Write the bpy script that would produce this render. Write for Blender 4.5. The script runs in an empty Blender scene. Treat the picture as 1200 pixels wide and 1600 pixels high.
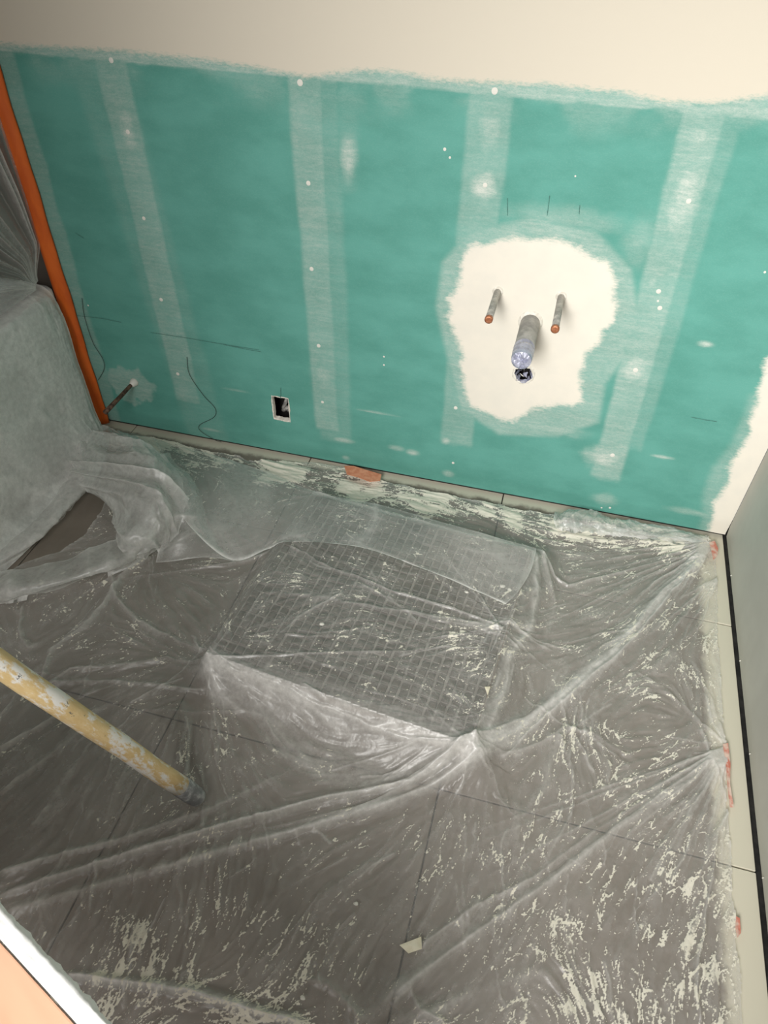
import bpy, bmesh, math, random
import numpy as np
from mathutils import Vector, Matrix

# ------------------------------------------------------------------ camera
C = bpy.context.scene.collection
FOC = 1131.577                      # focal length in pixels of a 1200x1600 frame
ROT = np.array([[0.966039, -0.19037, 0.174723], [0.257899, 0.668389, -0.697671], [0.016033, 0.719038, 0.694786]])
CAM = np.array([0.0, 0.0, 1.6])
cd = bpy.data.cameras.new('camera'); cam = bpy.data.objects.new('camera', cd); C.objects.link(cam)
cd.sensor_fit = 'HORIZONTAL'; cd.sensor_width = 36; cd.lens = FOC / 1200 * 36; cd.clip_start = 0.02
m4 = Matrix([list(ROT[0]) + [0], list(ROT[1]) + [0], list(ROT[2]) + [0], [0, 0, 0, 1]]); m4.translation = CAM
cam.matrix_world = m4
bpy.context.scene.camera = cam
# ------------------------------------------------------------------ world, lights, exposure
w = bpy.data.worlds.new('world'); bpy.context.scene.world = w; w.use_nodes = True
w.node_tree.nodes['Background'].inputs[0].default_value = (1.0, 0.985, 0.955, 1)
w.node_tree.nodes['Background'].inputs[1].default_value = 0.19
def area(name, loc, target, sx, sy, power, col=(1, 1, 1), spread=180):
    l = bpy.data.lights.new(name, 'AREA'); l.shape = 'RECTANGLE'; l.size = sx; l.size_y = sy
    l.energy = power; l.color = col; l.spread = math.radians(spread)
    o = bpy.data.objects.new(name, l); C.objects.link(o); o.location = loc
    o.rotation_euler = (Vector(target) - Vector(loc)).to_track_quat('-Z', 'Y').to_euler()
    return o
area('window_light', (-0.35, -1.30, 1.80), (0.50, 1.78, 0.85), 0.8, 0.9, 17.5, (1.0, 0.985, 0.95), 68)
area('fill_light', (-0.45, -1.1, 2.15), (0.05, 0.75, 0.0), 0.9, 0.7, 13, (1.0, 0.985, 0.95), 105)  # fill lamp added to brighten the right wall, bath and platform
vs = bpy.context.scene.view_settings
bpy.context.scene.display_settings.display_device = 'sRGB'
vs.view_transform = 'Standard'; vs.look = 'None'; vs.gamma = 1; vs.use_curve_mapping = False; vs.exposure = 0.0

# ------------------------------------------------------------------ measuring helpers (photograph pixel -> point on a real plane)
def ray(x, y):
    return ROT @ np.array([(x - 600) / FOC, -(y - 800) / FOC, -1.0])
def F(x, y, z=0.0):                 # on a horizontal plane
    d = ray(x, y); q = CAM + d * (z - CAM[2]) / d[2]; return q
YB = 1.784; XR = 0.640; XL = -1.50
def B(x, y, Y=YB):                  # on the back wall
    d = ray(x, y); return CAM + d * Y / d[1]
def S(x, y, X):                     # on a plane of constant X
    d = ray(x, y); return CAM + d * X / d[0]

# ------------------------------------------------------------------ noise
def _hash(i, j, s):
    n = (i.astype(np.int64) * 374761393 + j.astype(np.int64) * 668265263 + s * 1442695041) & 0xffffffff
    n = ((n ^ (n >> 13)) * 1274126177) & 0xffffffff
    n = n ^ (n >> 16)
    return (n & 0xffffff) / float(0xffffff)
def vn(x, y, s=0):
    i = np.floor(x); j = np.floor(y); fx = x - i; fy = y - j
    fx = fx * fx * (3 - 2 * fx); fy = fy * fy * (3 - 2 * fy)
    a = _hash(i, j, s); b = _hash(i + 1, j, s); c = _hash(i, j + 1, s); d = _hash(i + 1, j + 1, s)
    return (a * (1 - fx) + b * fx) * (1 - fy) + (c * (1 - fx) + d * fx) * fy
def fbm(x, y, s=0, o=4):
    r = 0; a = 0.5; t = 0
    for k in range(o):
        r = r + a * vn(x * 2 ** k, y * 2 ** k, s + k * 17); t += a; a *= 0.5
    return r / t
def sstep(a, b, x):
    t = np.clip((x - a) / (b - a), 0, 1); return t * t * (3 - 2 * t)
def seg_dist(X, Y, P):              # distance to polyline and parameter 0..1 and tangent
    P = np.array(P, float); L = np.hypot(*(P[1:] - P[:-1]).T[:2]); T = np.concatenate([[0], np.cumsum(L)]) / L.sum()
    D = np.full(X.shape, 1e9); U = np.zeros(X.shape); TX = np.zeros(X.shape); TY = np.zeros(X.shape)
    for k in range(len(P) - 1):
        a = P[k]; v = P[k + 1] - a; l2 = v[0] ** 2 + v[1] ** 2 + 1e-12
        t = np.clip(((X - a[0]) * v[0] + (Y - a[1]) * v[1]) / l2, 0, 1)
        d = np.hypot(X - a[0] - t * v[0], Y - a[1] - t * v[1])
        m = d < D
        D = np.where(m, d, D); U = np.where(m, T[k] + t * (T[k + 1] - T[k]), U)
        ln = math.sqrt(l2); TX = np.where(m, v[0] / ln, TX); TY = np.where(m, v[1] / ln, TY)
    return D, U, TX, TY
def inside(X, Y, P):
    r = np.zeros(X.shape, bool); n = len(P)
    for i in range(n):
        x1, y1 = P[i][:2]; x2, y2 = P[(i + 1) % n][:2]
        if y1 == y2: continue
        c = ((y1 > Y) != (y2 > Y)) & (X < (x2 - x1) * (Y - y1) / (y2 - y1) + x1)
        r ^= c
    return r
def sdf(X, Y, P):                   # negative inside
    d = seg_dist(X, Y, list(P) + [P[0]])[0]
    return np.where(inside(X, Y, P), -d, d)

# ------------------------------------------------------------------ object helpers
def link(name, me, parent=None):
    o = bpy.data.objects.new(name, me); C.objects.link(o)
    if parent is not None: o.parent = parent
    return o
def tag(o, label=None, cat=None, group=None, kind=None):
    if label: o['label'] = label
    if cat: o['category'] = cat
    if group: o['group'] = group
    if kind: o['kind'] = kind
    return o
def empty(name, loc, rz=0.0):
    o = bpy.data.objects.new(name, None); C.objects.link(o); o.location = loc; o.rotation_euler = (0, 0, rz); o.empty_display_size = .05
    return o
def mesh(name, verts, faces, mat, parent=None, smooth=False):
    me = bpy.data.meshes.new(name); me.from_pydata([tuple(v) for v in verts], [], faces); me.materials.append(mat)
    if smooth: me.polygons.foreach_set('use_smooth', [True] * len(me.polygons))
    me.update(); return link(name, me, parent)
def bm_obj(name, bm, mat, parent=None, smooth=False):
    me = bpy.data.meshes.new(name); bmesh.ops.recalc_face_normals(bm, faces=bm.faces); bm.to_mesh(me); bm.free(); me.materials.append(mat)
    if smooth: me.polygons.foreach_set('use_smooth', [True] * len(me.polygons))
    return link(name, me, parent)
def box(name, lo, hi, mat, parent=None, bevel=0.0, seg=2):
    bm = bmesh.new(); bmesh.ops.create_cube(bm, size=1)
    for v in bm.verts:
        v.co = Vector([lo[i] + (v.co[i] + .5) * (hi[i] - lo[i]) for i in range(3)])
    if bevel: bmesh.ops.bevel(bm, geom=bm.edges[:], offset=bevel, segments=seg, profile=.6, affect='EDGES')
    return bm_obj(name, bm, mat, parent)
def grid_mesh(name, P, mat, parent=None, keep=None, attrs=None, smooth=True):
    """P: (ny, nx, 3) points; keep: (ny-1, nx-1) mask of faces; attrs: dict name -> (ny, nx)"""
    ny, nx = P.shape[:2]
    idx = np.arange(ny * nx).reshape(ny, nx)
    q = np.stack([idx[:-1, :-1], idx[:-1, 1:], idx[1:, 1:], idx[1:, :-1]], -1)
    q = q[keep] if keep is not None else q.reshape(-1, 4)
    used = np.zeros(ny * nx, bool); used[q.ravel()] = True
    remap = np.cumsum(used) - 1; q = remap[q]
    V = P.reshape(-1, 3)[used]
    me = bpy.data.meshes.new(name)
    me.vertices.add(len(V)); me.vertices.foreach_set('co', V.astype(np.float32).ravel())
    me.loops.add(q.size); me.loops.foreach_set('vertex_index', q.astype(np.int32).ravel())
    me.polygons.add(len(q)); me.polygons.foreach_set('loop_start', np.arange(0, q.size, 4, dtype=np.int32))
    me.polygons.foreach_set('loop_total', np.full(len(q), 4, np.int32))
    if smooth: me.polygons.foreach_set('use_smooth', np.ones(len(q), bool))
    me.materials.append(mat); me.update(calc_edges=True)
    for k, A in (attrs or {}).items():
        at = me.attributes.new(k, 'FLOAT', 'POINT'); at.data.foreach_set('value', A.reshape(-1)[used].astype(np.float32))
    return link(name, me, parent)
def tube(name, pts, rad, mat, parent=None, n=16, cap=True):
    """swept round tube along points; rad a number or list"""
    pts = [Vector(p) for p in pts]; rad = rad if hasattr(rad, '__len__') else [rad] * len(pts)
    V = []; Fc = []; up = None
    for i, p in enumerate(pts):
        t = (pts[min(i + 1, len(pts) - 1)] - pts[max(i - 1, 0)]).normalized()
        if up is None: up = t.orthogonal().normalized()
        up = (up - t * up.dot(t)).normalized(); s = t.cross(up)
        for k in range(n):
            a = 2 * math.pi * k / n; V.append(p + (up * math.cos(a) + s * math.sin(a)) * rad[i])
    for i in range(len(pts) - 1):
        for k in range(n): Fc.append((i * n + k, i * n + (k + 1) % n, (i + 1) * n + (k + 1) % n, (i + 1) * n + k))
    if cap: Fc.append(tuple(range(n))[::-1]); Fc.append(tuple(range((len(pts) - 1) * n, len(pts) * n)))
    o = mesh(name, V, Fc, mat, parent, True)
    if cap:
        sm = [True] * len(Fc); sm[-1] = sm[-2] = False; o.data.polygons.foreach_set('use_smooth', sm)
    return o

# ------------------------------------------------------------------ materials
class N:
    def __init__(s, name):
        s.m = bpy.data.materials.new(name); s.m.use_nodes = True; s.t = s.m.node_tree; s.t.nodes.clear()
        s.out = s.t.nodes.new('ShaderNodeOutputMaterial')
    def n(s, typ, ins=None, **props):
        nd = s.t.nodes.new(typ)
        for k, v in props.items(): setattr(nd, k, v)
        for k, v in (ins or {}).items():
            if isinstance(v, bpy.types.NodeSocket): s.t.links.new(v, nd.inputs[k])
            else: nd.inputs[k].default_value = v
        return nd
    def math(s, op, a, b=0.0, clamp=False):
        return s.n('ShaderNodeMath', {0: a, 1: b}, operation=op, use_clamp=clamp).outputs[0]
    def mix(s, f, a, b):
        nd = s.n('ShaderNodeMix', data_type='RGBA')
        for k, v in ((0, f), (6, a), (7, b)):
            if isinstance(v, bpy.types.NodeSocket): s.t.links.new(v, nd.inputs[k])
            else: nd.inputs[k].default_value = v if k == 0 else (*v, 1)
        return nd.outputs[2]
    def ramp(s, f, lo, hi):
        return s.n('ShaderNodeMapRange', {0: f, 1: lo, 2: hi, 3: 0.0, 4: 1.0}, interpolation_type='SMOOTHSTEP').outputs[0]
    def co(s, scale=(1, 1, 1), rot=(0, 0, 0)):
        tc = s.n('ShaderNodeTexCoord')
        return s.n('ShaderNodeMapping', {0: tc.outputs['Object'], 2: rot, 3: scale}).outputs[0]
    def noise(s, sc, vec=None, detail=4, rough=.6, scale=(1, 1, 1)):
        return s.n('ShaderNodeTexNoise', {'Vector': vec or s.co(scale), 'Scale': sc, 'Detail': detail, 'Roughness': rough}).outputs[0]
    def attr(s, nm): return s.n('ShaderNodeAttribute', attribute_name=nm).outputs['Fac']
    def bump(s, h, st=.3, dist=.002):
        return s.n('ShaderNodeBump', {'Height': h, 'Strength': st, 'Distance': dist}).outputs[0]
    def end(s, sh):
        s.t.links.new(sh, s.out.inputs[0]); return s.m
    def pbr(s, col, rough=.6, normal=None, metal=0.0, spec=.5):
        ins = {'Base Color': col if isinstance(col, bpy.types.NodeSocket) else (*col, 1), 'Roughness': rough, 'Metallic': metal, 'Specular IOR Level': spec}
        if normal is not None: ins['Normal'] = normal
        return s.end(s.n('ShaderNodeBsdfPrincipled', ins).outputs[0])
def simple(name, c1, c2, sc=30, rough=.6, metal=0.0, bump=.2, scale=(1, 1, 1), lo=.35, hi=.65, dist=.001, spec=.5):
    s = N(name); f = s.noise(sc, scale=scale); return s.pbr(s.mix(s.ramp(f, lo, hi), c1, c2), rough, s.bump(f, bump, dist), metal, spec)

GREEN = (0.125, 0.47, 0.385); PLASTER = (0.72, 0.68, 0.60); CREAM = (0.63, 0.575, 0.48)
def wall_material():
    s = N('green board with joint compound')
    n1 = s.noise(90, scale=(1, 1, 3.0), detail=5, rough=.7); n2 = s.noise(14, scale=(1, 1, 1)); n3 = s.noise(420, scale=(.6, 1, 1.6), detail=2)
    n4 = s.noise(5, scale=(1, 1, 2))
    green = s.mix(s.ramp(n4, .3, .7), (0.086, 0.285, 0.236), (0.115, 0.345, 0.292))
    green = s.mix(s.math('MULTIPLY', s.ramp(n3, .45, .75), .10), green, (0.33, 0.5, 0.44))
    hz = s.attr('haze')
    k = s.math('ADD', s.math('MULTIPLY', n1, .9), s.math('MULTIPLY', n3, .5))
    h = s.math('MULTIPLY', hz, s.math('ADD', s.math('MULTIPLY', s.ramp(k, .35, 1.05), .95), .42), True)
    c = s.mix(h, green, (0.56, 0.60, 0.545))
    o = s.math('ADD', s.attr('opaque'), s.math('MULTIPLY', s.math('SUBTRACT', n1, .5), .8))
    o = s.ramp(o, .25, .80)
    plaster = s.mix(s.ramp(n2, .3, .7), PLASTER, (0.76, 0.71, 0.62))
    c = s.mix(o, c, plaster)
    p = s.ramp(s.math('ADD', s.attr('paint'), s.math('MULTIPLY', s.math('SUBTRACT', n1, .5), .7)), .3, .7)
    c = s.mix(p, c, CREAM)
    b = s.bump(s.math('ADD', s.math('MULTIPLY', n3, .35), s.math('MULTIPLY', o, .6)), .25, .0012)
    return s.pbr(c, .78, b, spec=.3)
def film_material(name, tint=(0.83, 0.81, 0.775), sc=1.0):
    s = N(name)
    a = s.attr('cover'); d = s.attr('dust')
    n1 = s.noise(230, detail=5, rough=.75); n2 = s.noise(60, detail=5, rough=.7)
    dd = s.ramp(s.math('ADD', d, s.math('MULTIPLY', s.math('SUBTRACT', n1, .5), .75)), .42, .66)
    dd = s.math('MULTIPLY', dd, .90)
    al = s.math('ADD', a, s.math('MULTIPLY', s.math('SUBTRACT', n2, .5), s.math('MULTIPLY', a, 1.1)), True)
    nb = s.bump(s.math('ADD', n2, s.math('MULTIPLY', n1, .4)), .35, .0022 * sc)
    df = s.n('ShaderNodeBsdfDiffuse', {'Color': (*tint, 1), 'Normal': nb}); tl = s.n('ShaderNodeBsdfTranslucent', {'Color': (*tint, 1), 'Normal': nb})
    milky = s.n('ShaderNodeMixShader', {0: .25, 1: df.outputs[0], 2: tl.outputs[0]})
    tr = s.n('ShaderNodeBsdfTransparent')
    m1 = s.n('ShaderNodeMixShader', {0: al, 1: tr.outputs[0], 2: milky.outputs[0]})
    gl = s.n('ShaderNodeBsdfGlossy', {'Color': (1, 1, 1, 1), 'Roughness': .27, 'Normal': nb})
    lw = s.n('ShaderNodeLayerWeight', {'Blend': .5, 'Normal': nb}); fr = s.math('ADD', .04, s.math('MULTIPLY', s.math('POWER', lw.outputs['Facing'], 4.5), .7))
    m2 = s.n('ShaderNodeMixShader', {0: fr, 1: m1.outputs[0], 2: gl.outputs[0]})
    dust = s.n('ShaderNodeBsdfDiffuse', {'Color': s.mix(n2, (0.72, 0.68, 0.56), (0.84, 0.81, 0.71))})
    m3 = s.n('ShaderNodeMixShader', {0: dd, 1: m2.outputs[0], 2: dust.outputs[0]})
    return s.end(m3.outputs[0])
def floor_tile_material():
    s = N('grey brown floor tile')
    n1 = s.noise(6, detail=6); n2 = s.noise(60, scale=(1, .3, 1), detail=5)
    c = s.mix(s.ramp(n1, .3, .7), (0.172, 0.140, 0.112), (0.22, 0.184, 0.150))
    c = s.mix(s.math('MULTIPLY', s.ramp(n2, .4, .8), .35), c, (0.20, 0.18, 0.155))
    # plaster dust swept up against the two walls
    sep = s.n('ShaderNodeSeparateXYZ', {0: s.n('ShaderNodeNewGeometry').outputs['Position']})
    e = s.noise(18, detail=6, rough=.7)
    rx = s.ramp(s.math('ADD', sep.outputs[0], s.math('MULTIPLY', s.math('SUBTRACT', e, .5), .05)), .548, .572)
    ry = s.ramp(s.math('ADD', sep.outputs[1], s.math('MULTIPLY', s.math('SUBTRACT', e, .5), .05)), 1.745, 1.768)
    f = s.math('MAXIMUM', rx, s.math('MULTIPLY', ry, .85))
    c = s.mix(f, c, (0.66, 0.62, 0.50))
    return s.pbr(c, .55, s.bump(n2, .15, .001))
M_wall = wall_material(); M_film = film_material('clear plastic film'); M_film2 = film_material('milky plastic film', (0.86, 0.85, 0.82))
M_tile = floor_tile_material()
M_slab = simple('dark tile adhesive', (0.012, 0.011, 0.010), (0.03, 0.028, 0.025), 40, .9)
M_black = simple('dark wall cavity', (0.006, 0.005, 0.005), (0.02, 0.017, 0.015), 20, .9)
M_gyps = simple('raw gypsum', (0.62, 0.58, 0.50), (0.78, 0.75, 0.68), 120, .9, bump=.6)
M_right = simple('unpainted grey plaster wall', (0.44, 0.43, 0.385), (0.50, 0.49, 0.44), 5, .55, bump=.05, lo=.3, hi=.7)
M_alc = simple('taupe alcove lining', (0.10, 0.085, 0.07), (0.15, 0.13, 0.11), 4, .7, bump=.1)
M_bath = simple('white bath enamel', (0.70, 0.71, 0.70), (0.74, 0.75, 0.74), 3, .2, bump=0)
M_orange = simple('orange tape', (0.62, 0.10, 0.008), (0.74, 0.14, 0.012), 25, .5, bump=.3, scale=(1, 1, .3))
M_coral = simple('coral masking tape', (0.62, 0.22, 0.12), (0.74, 0.33, 0.20), 60, .8, bump=.5)
M_red = simple('dusty red tape', (0.60, 0.20, 0.14), (0.72, 0.55, 0.46), 50, .85, bump=.5)
M_copper = simple('cut copper', (0.36, 0.13, 0.06), (0.55, 0.24, 0.13), 150, .5, .6, bump=.4)
M_pipe = simple('plaster smeared grey pipe', (0.27, 0.26, 0.235), (0.52, 0.49, 0.44), 55, .6, 0.1, bump=.6, lo=.38, hi=.72)
M_waste = simple('grey waste pipe', (0.24, 0.235, 0.22), (0.42, 0.40, 0.37), 30, .5, 0.0, bump=.5, lo=.38, hi=.7)
M_silver = simple('silver lilac tape', (0.34, 0.35, 0.46), (0.50, 0.51, 0.62), 60, .32, .35, bump=.8, dist=.003)
M_rust = simple('rusty pipe', (0.045, 0.026, 0.018), (0.17, 0.10, 0.065), 90, .7, .3, bump=.7)
M_cord = simple('dark cord', (0.02, 0.03, 0.028), (0.04, 0.05, 0.045), 40, .7)
M_pencil = simple('pencil lead', (0.045, 0.13, 0.11), (0.08, 0.24, 0.20), 220, .8)
M_grey = simple('grey cable sheath', (0.16, 0.155, 0.15), (0.45, 0.43, 0.40), 60, .6, bump=.3)
M_filler = simple('white filler', (0.66, 0.64, 0.58), (0.74, 0.72, 0.66), 60, .9)
M_moz = simple('small dark mosaic tile', (0.050, 0.043, 0.032), (0.11, 0.096, 0.075), 9, .5)
M_mback = simple('pale mosaic backing', (0.20, 0.185, 0.16), (0.30, 0.28, 0.245), 30, .9)
M_card = simple('brown carton', (0.16, 0.11, 0.075), (0.22, 0.16, 0.11), 10, .9)
M_paper = simple('cream paper', (0.72, 0.66, 0.50), (0.80, 0.75, 0.60), 80, .9)
M_rubber = simple('grey rubber cap', (0.17, 0.175, 0.18), (0.45, 0.46, 0.46), 60, .5, bump=.5, lo=.42, hi=.75)
def pole_material():
    s = N('yellowed pole with plaster smears')
    n1 = s.noise(22, detail=6, rough=.7, scale=(1, 1, .55)); n2 = s.noise(110, detail=4, rough=.7, scale=(1, 1, .4)); n3 = s.noise(34, detail=5, rough=.75, scale=(1.3, 1.3, 1))
    c = s.mix(s.ramp(n2, .3, .7), (0.60, 0.43, 0.20), (0.68, 0.52, 0.28))
    c = s.mix(s.ramp(s.math('ADD', s.math('MULTIPLY', n1, .75), s.math('MULTIPLY', n2, .3)), .495, .57), c, (0.74, 0.72, 0.68))
    c = s.mix(s.ramp(n3, .64, .68), c, (0.13, 0.12, 0.11))
    return s.pbr(c, .6, s.bump(n1, .6, .002))
M_pole = pole_material()
def plank_material():
    s = N('orange plywood')
    v = s.n('ShaderNodeTexWave', {'Vector': s.co((1, 1, 1)), 'Scale': 4, 'Distortion': 6, 'Detail': 3, 'Detail Scale': 1.2}, wave_type='BANDS', bands_direction='Y')
    n1 = s.noise(9, scale=(.4, 1.4, 1), detail=5)
    c = s.mix(n1, (0.72, 0.39, 0.24), (0.86, 0.54, 0.37)); c = s.mix(s.math('MULTIPLY', s.ramp(v.outputs[1], .3, .9), .25), c, (0.86, 0.58, 0.38))
    return s.pbr(c, .6, s.bump(n1, .2, .001))
M_ply = plank_material()
M_white = simple('thick white coating', (0.88, 0.88, 0.86), (0.90, 0.90, 0.88), 90, .85, bump=.35, dist=.002)

# ------------------------------------------------------------------ setting: floor and its tiles
floor = box('floor', (-2.3, -1.4, -.06), (XR + .14, YB + .10, -.009), M_slab); tag(floor, kind='structure')
gx = [-2.3, -2.04, -1.373, -.713, -.047, XR - .0005]; gy = [-1.26, -.58, .093, .763, 1.432, YB + .05]
for i in range(len(gx) - 1):
    for j in range(len(gy) - 1):
        box('tile', (gx[i] + .0017, gy[j] + .0017, -.009), (gx[i + 1] - .0017, gy[j + 1] - .0017, random.Random(i * 9 + j).uniform(-.0006, 0)), M_tile, floor, .0012, 1)

# ------------------------------------------------------------------ setting: back wall (green board)
def axis(lo, hi, step, fixed):
    a = list(np.arange(lo, hi, step)) + [hi]
    for f in fixed:
        k = int(np.argmin(np.abs(np.array(a) - f))); a[k] = f
    return np.array(sorted(a))
HX0, HX1, HZ0, HZ1 = -.828, -.772, .152, .243
xs = axis(XL, XR, .0042, [HX0, HX1]); zs = axis(.012, 1.62, .0042, [HZ0, HZ1])
WX, WZ = np.meshgrid(xs, zs)
def bw(pts): return [(B(*p)[0], B(*p)[2]) for p in pts]
haze = np.zeros_like(WX); opaque = np.zeros_like(WX)
nz = fbm(WX * 9, WZ * 9, 5); nzf = fbm(WX * 30, WZ * 30, 9)
def addh(v):
    global haze; haze = np.maximum(haze, v)
def stripe(p0, p1, wid, st, fade=.015, zlo=None):
    a, b = bw([p0, p1]); t = (WZ - a[1]) / (b[1] - a[1]); cx = a[0] + (b[0] - a[0]) * t
    d = np.abs(WX - cx + (nz - .5) * .012)
    v = (1 - sstep(wid / 2 - fade / 2, wid / 2 + fade / 2, d)) * st * (.75 + .5 * fbm(WX * 20, WZ * 5, 3))
    return v * sstep(b[1] - .012, b[1] + .012, WZ + (nzf - .5) * .02)
addh(stripe((172, 95), (295, 628), .088, .34)); addh(stripe((150, 95), (330, 700), .15, .10, .03))
addh(stripe((475, 125), (512, 672), .080, .34)); addh(stripe((492, 125), (525, 690), .11, .16, .02))
addh(stripe((768, 140), (712, 695), .098, .30)); addh(stripe((1104, 165), (945, 748), .085, .44)); addh(stripe((1125, 165), (975, 700), .10, .18))
addh(stripe((545, 180), (540, 300), .05, .12, .03))
def ell(px, py, rx, ry, st, soft=.85, arr='h'):
    global opaque
    x, z = bw([(px, py)])[0]; d = np.sqrt(((WX - x) / rx) ** 2 + ((WZ - z) / ry) ** 2) + (nzf - .5) * .9
    v = (1 - sstep(1 - soft, 1 + soft, d)) * st
    if arr == 'h': addh(v)
    else: opaque = np.maximum(opaque, v)
for e in [(200, 205, .022, .05, .7), (543, 245, .018, .05, .75), (755, 292, .03, .03, 1.0), (765, 205, .03, .06, .5), (1068, 315, .03, .07, .85), (1095, 215, .03, .05, .6),
          (992, 577, .035, .035, .95), (943, 715, .04, .032, .95), (945, 780, .03, .02, .45), (535, 687, .028, .008, .8), (645, 707, .016, .009, .7), (620, 700, .02, .008, .5), (697, 688, .012, .012, .8),
          (505, 590, .03, .05, .5), (330, 672, .03, .006, .5), (540, 716, .012, .008, .5), (700, 740, .015, .01, .5), (1035, 714, .022, .004, .9), (1103, 538, .014, .006, .9),
          (590, 645, .05, .003, .5), (370, 610, .04, .003, .4), (1150, 165, .1, .03, .4), (870, 670, .07, .02, .55), (1020, 440, .012, .02, .6), (880, 340, .11, .022, .34), (1000, 380, .03, .05, .3), (1080, 800, .05, .01, .4)]:
    ell(*e)
addh(.26 * (1 - sstep(.065, .08, WX - XL + (nz - .5) * .02)))                 # corner joint by the orange tape
ell(205, 602, .082, .066, .42, .12)
# tape joint at the top of the board: band of thin compound, then paint above
seam = B(600, 127)[2] + (WX - 0) * 0
up = bw([(-60, 62), (0, 66), (100, 74), (200, 80), (300, 90), (400, 106), (480, 118), (560, 108), (650, 118), (760, 130), (860, 134), (960, 142), (1040, 160), (1110, 160), (1200, 150), (1300, 160)])
upz = np.interp(WX, [p[0] for p in up], [p[1] for p in up]) + (nz - .5) * .012
addh(.55 * sstep(seam - .012, seam - .004, WZ + (nzf - .5) * .012)); addh(.20 * sstep(seam - .09, seam, WZ + (nz - .5) * .08) * sstep(.4, .6, nz))
paint = np.clip(.5 + (WZ - upz) / .045, 0, 1)
patch = bw([(722, 400), (745, 380), (790, 373), (850, 374), (905, 385), (945, 405), (962, 440), (960, 500), (937, 530), (914, 560), (905, 600), (912, 628), (880, 634), (848, 636), (815, 648), (800, 662), (772, 648), (735, 634), (724, 600), (720, 560), (714, 525), (700, 495), (702, 470), (716, 450)])
outer = bw([(692, 410), (735, 362), (830, 340), (930, 362), (985, 420), (1000, 500), (975, 560), (945, 600), (935, 660), (870, 682), (780, 678), (720, 640), (700, 560), (682, 480)])
opaque = np.maximum(opaque, np.clip(.5 - sdf(WX, WZ, patch) / .045 + (nzf - .5) * .6, 0, 1))
addh(.46 * (1 - sstep(-.01, .012, sdf(WX, WZ, outer))))
corner = bw([(1200, 560), (1182, 625), (1165, 690), (1142, 722), (1137, 755), (1113, 785), (1112, 810), (1106, 834), (1112, 870), (1180, 870), (1290, 600), (1290, 560)])
corner2 = bw([(1175, 620), (1150, 690), (1118, 730), (1100, 780), (1098, 834), (1150, 850), (1200, 640)])
opaque = np.maximum(opaque, np.clip(.5 - sdf(WX, WZ, corner) / .04 + (nzf - .5) * .5, 0, 1))
addh(.30 * (1 - sstep(-.01, .02, sdf(WX, WZ, corner2) + (nz - .5) * .03)))
opaque = np.maximum(opaque, sstep(XR - .035, XR - .02, WX + (nz - .5) * .03) * sstep(.3, .5, WZ))
haze *= (.72 + .30 * sstep(.4, .75, fbm(WX * 14, WZ * 190, 77, 3)) + .16 * nzf)
# relief: factory bevel at the foot, slight build-up of compound
yy = YB - .0012 * opaque - .0007 * haze + .0035 * (1 - sstep(.02, .075, WZ))
keep = np.ones((len(zs) - 1, len(xs) - 1), bool)
cxm = (WX[:-1, :-1] + WX[1:, 1:]) / 2; czm = (WZ[:-1, :-1] + WZ[1:, 1:]) / 2
keep &= ~((cxm > HX0) & (cxm < HX1) & (czm > HZ0) & (czm < HZ1))
hb = B(818, 584); keep &= np.hypot(cxm - hb[0], czm - hb[2]) > .0265
wall = grid_mesh('wall_back', np.stack([WX, yy, WZ], -1), M_wall, None, keep, {'haze': haze, 'opaque': opaque, 'paint': paint})
# faces must look at the room
wall.data.flip_normals(); tag(wall, kind='structure')
# gypsum edges of the socket cut-out and the dark cavity behind
bm = bmesh.new()
rj = random.Random(4)
nseg = 10; loop = []
for (a, b) in (((HX0, HZ0), (HX1, HZ0)), ((HX1, HZ0), (HX1, HZ1)), ((HX1, HZ1), (HX0, HZ1)), ((HX0, HZ1), (HX0, HZ0))):
    for k in range(nseg):
        t = k / nseg; loop.append((a[0] + (b[0] - a[0]) * t, a[1] + (b[1] - a[1]) * t))
def ringstrip(loop, ys, grow, mat, name, parent):
    V = []; n = len(loop); cx = sum(p[0] for p in loop) / n; cz = sum(p[1] for p in loop) / n
    for i, (y, g) in enumerate(zip(ys, grow)):
        for (x, z) in loop:
            dx, dz = x - cx, z - cz; r = math.hypot(dx, dz); j = rj.uniform(-.0014, .0014) if g else 0
            V.append((x + dx / r * (g + j), y, z + dz / r * (g + j)))
    Fc = [(i * n + k, i * n + (k + 1) % n, (i + 1) * n + (k + 1) % n, (i + 1) * n + k) for i in range(len(ys) - 1) for k in range(n)]
    return mesh(name, V, Fc, mat, parent)
ringstrip(loop, [YB - .0012, YB - .0016, YB, YB + .013, YB + .014], [.003, .0005, -.0015, -.0035, .03], M_gyps, 'gypsum_edge', wall)
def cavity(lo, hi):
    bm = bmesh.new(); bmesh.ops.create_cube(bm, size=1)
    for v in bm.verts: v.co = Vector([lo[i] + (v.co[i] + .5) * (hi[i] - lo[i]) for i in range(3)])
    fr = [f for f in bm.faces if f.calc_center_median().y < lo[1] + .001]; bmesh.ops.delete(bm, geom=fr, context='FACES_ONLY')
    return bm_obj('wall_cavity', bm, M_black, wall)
cavity((HX0 - .03, YB + .014, HZ0 - .03), (HX1 + .03, YB + .085, HZ1 + .03)); cavity((hb[0] - .05, YB + .004, hb[2] - .05), (hb[0] + .05, YB + .085, hb[2] + .05))
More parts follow.
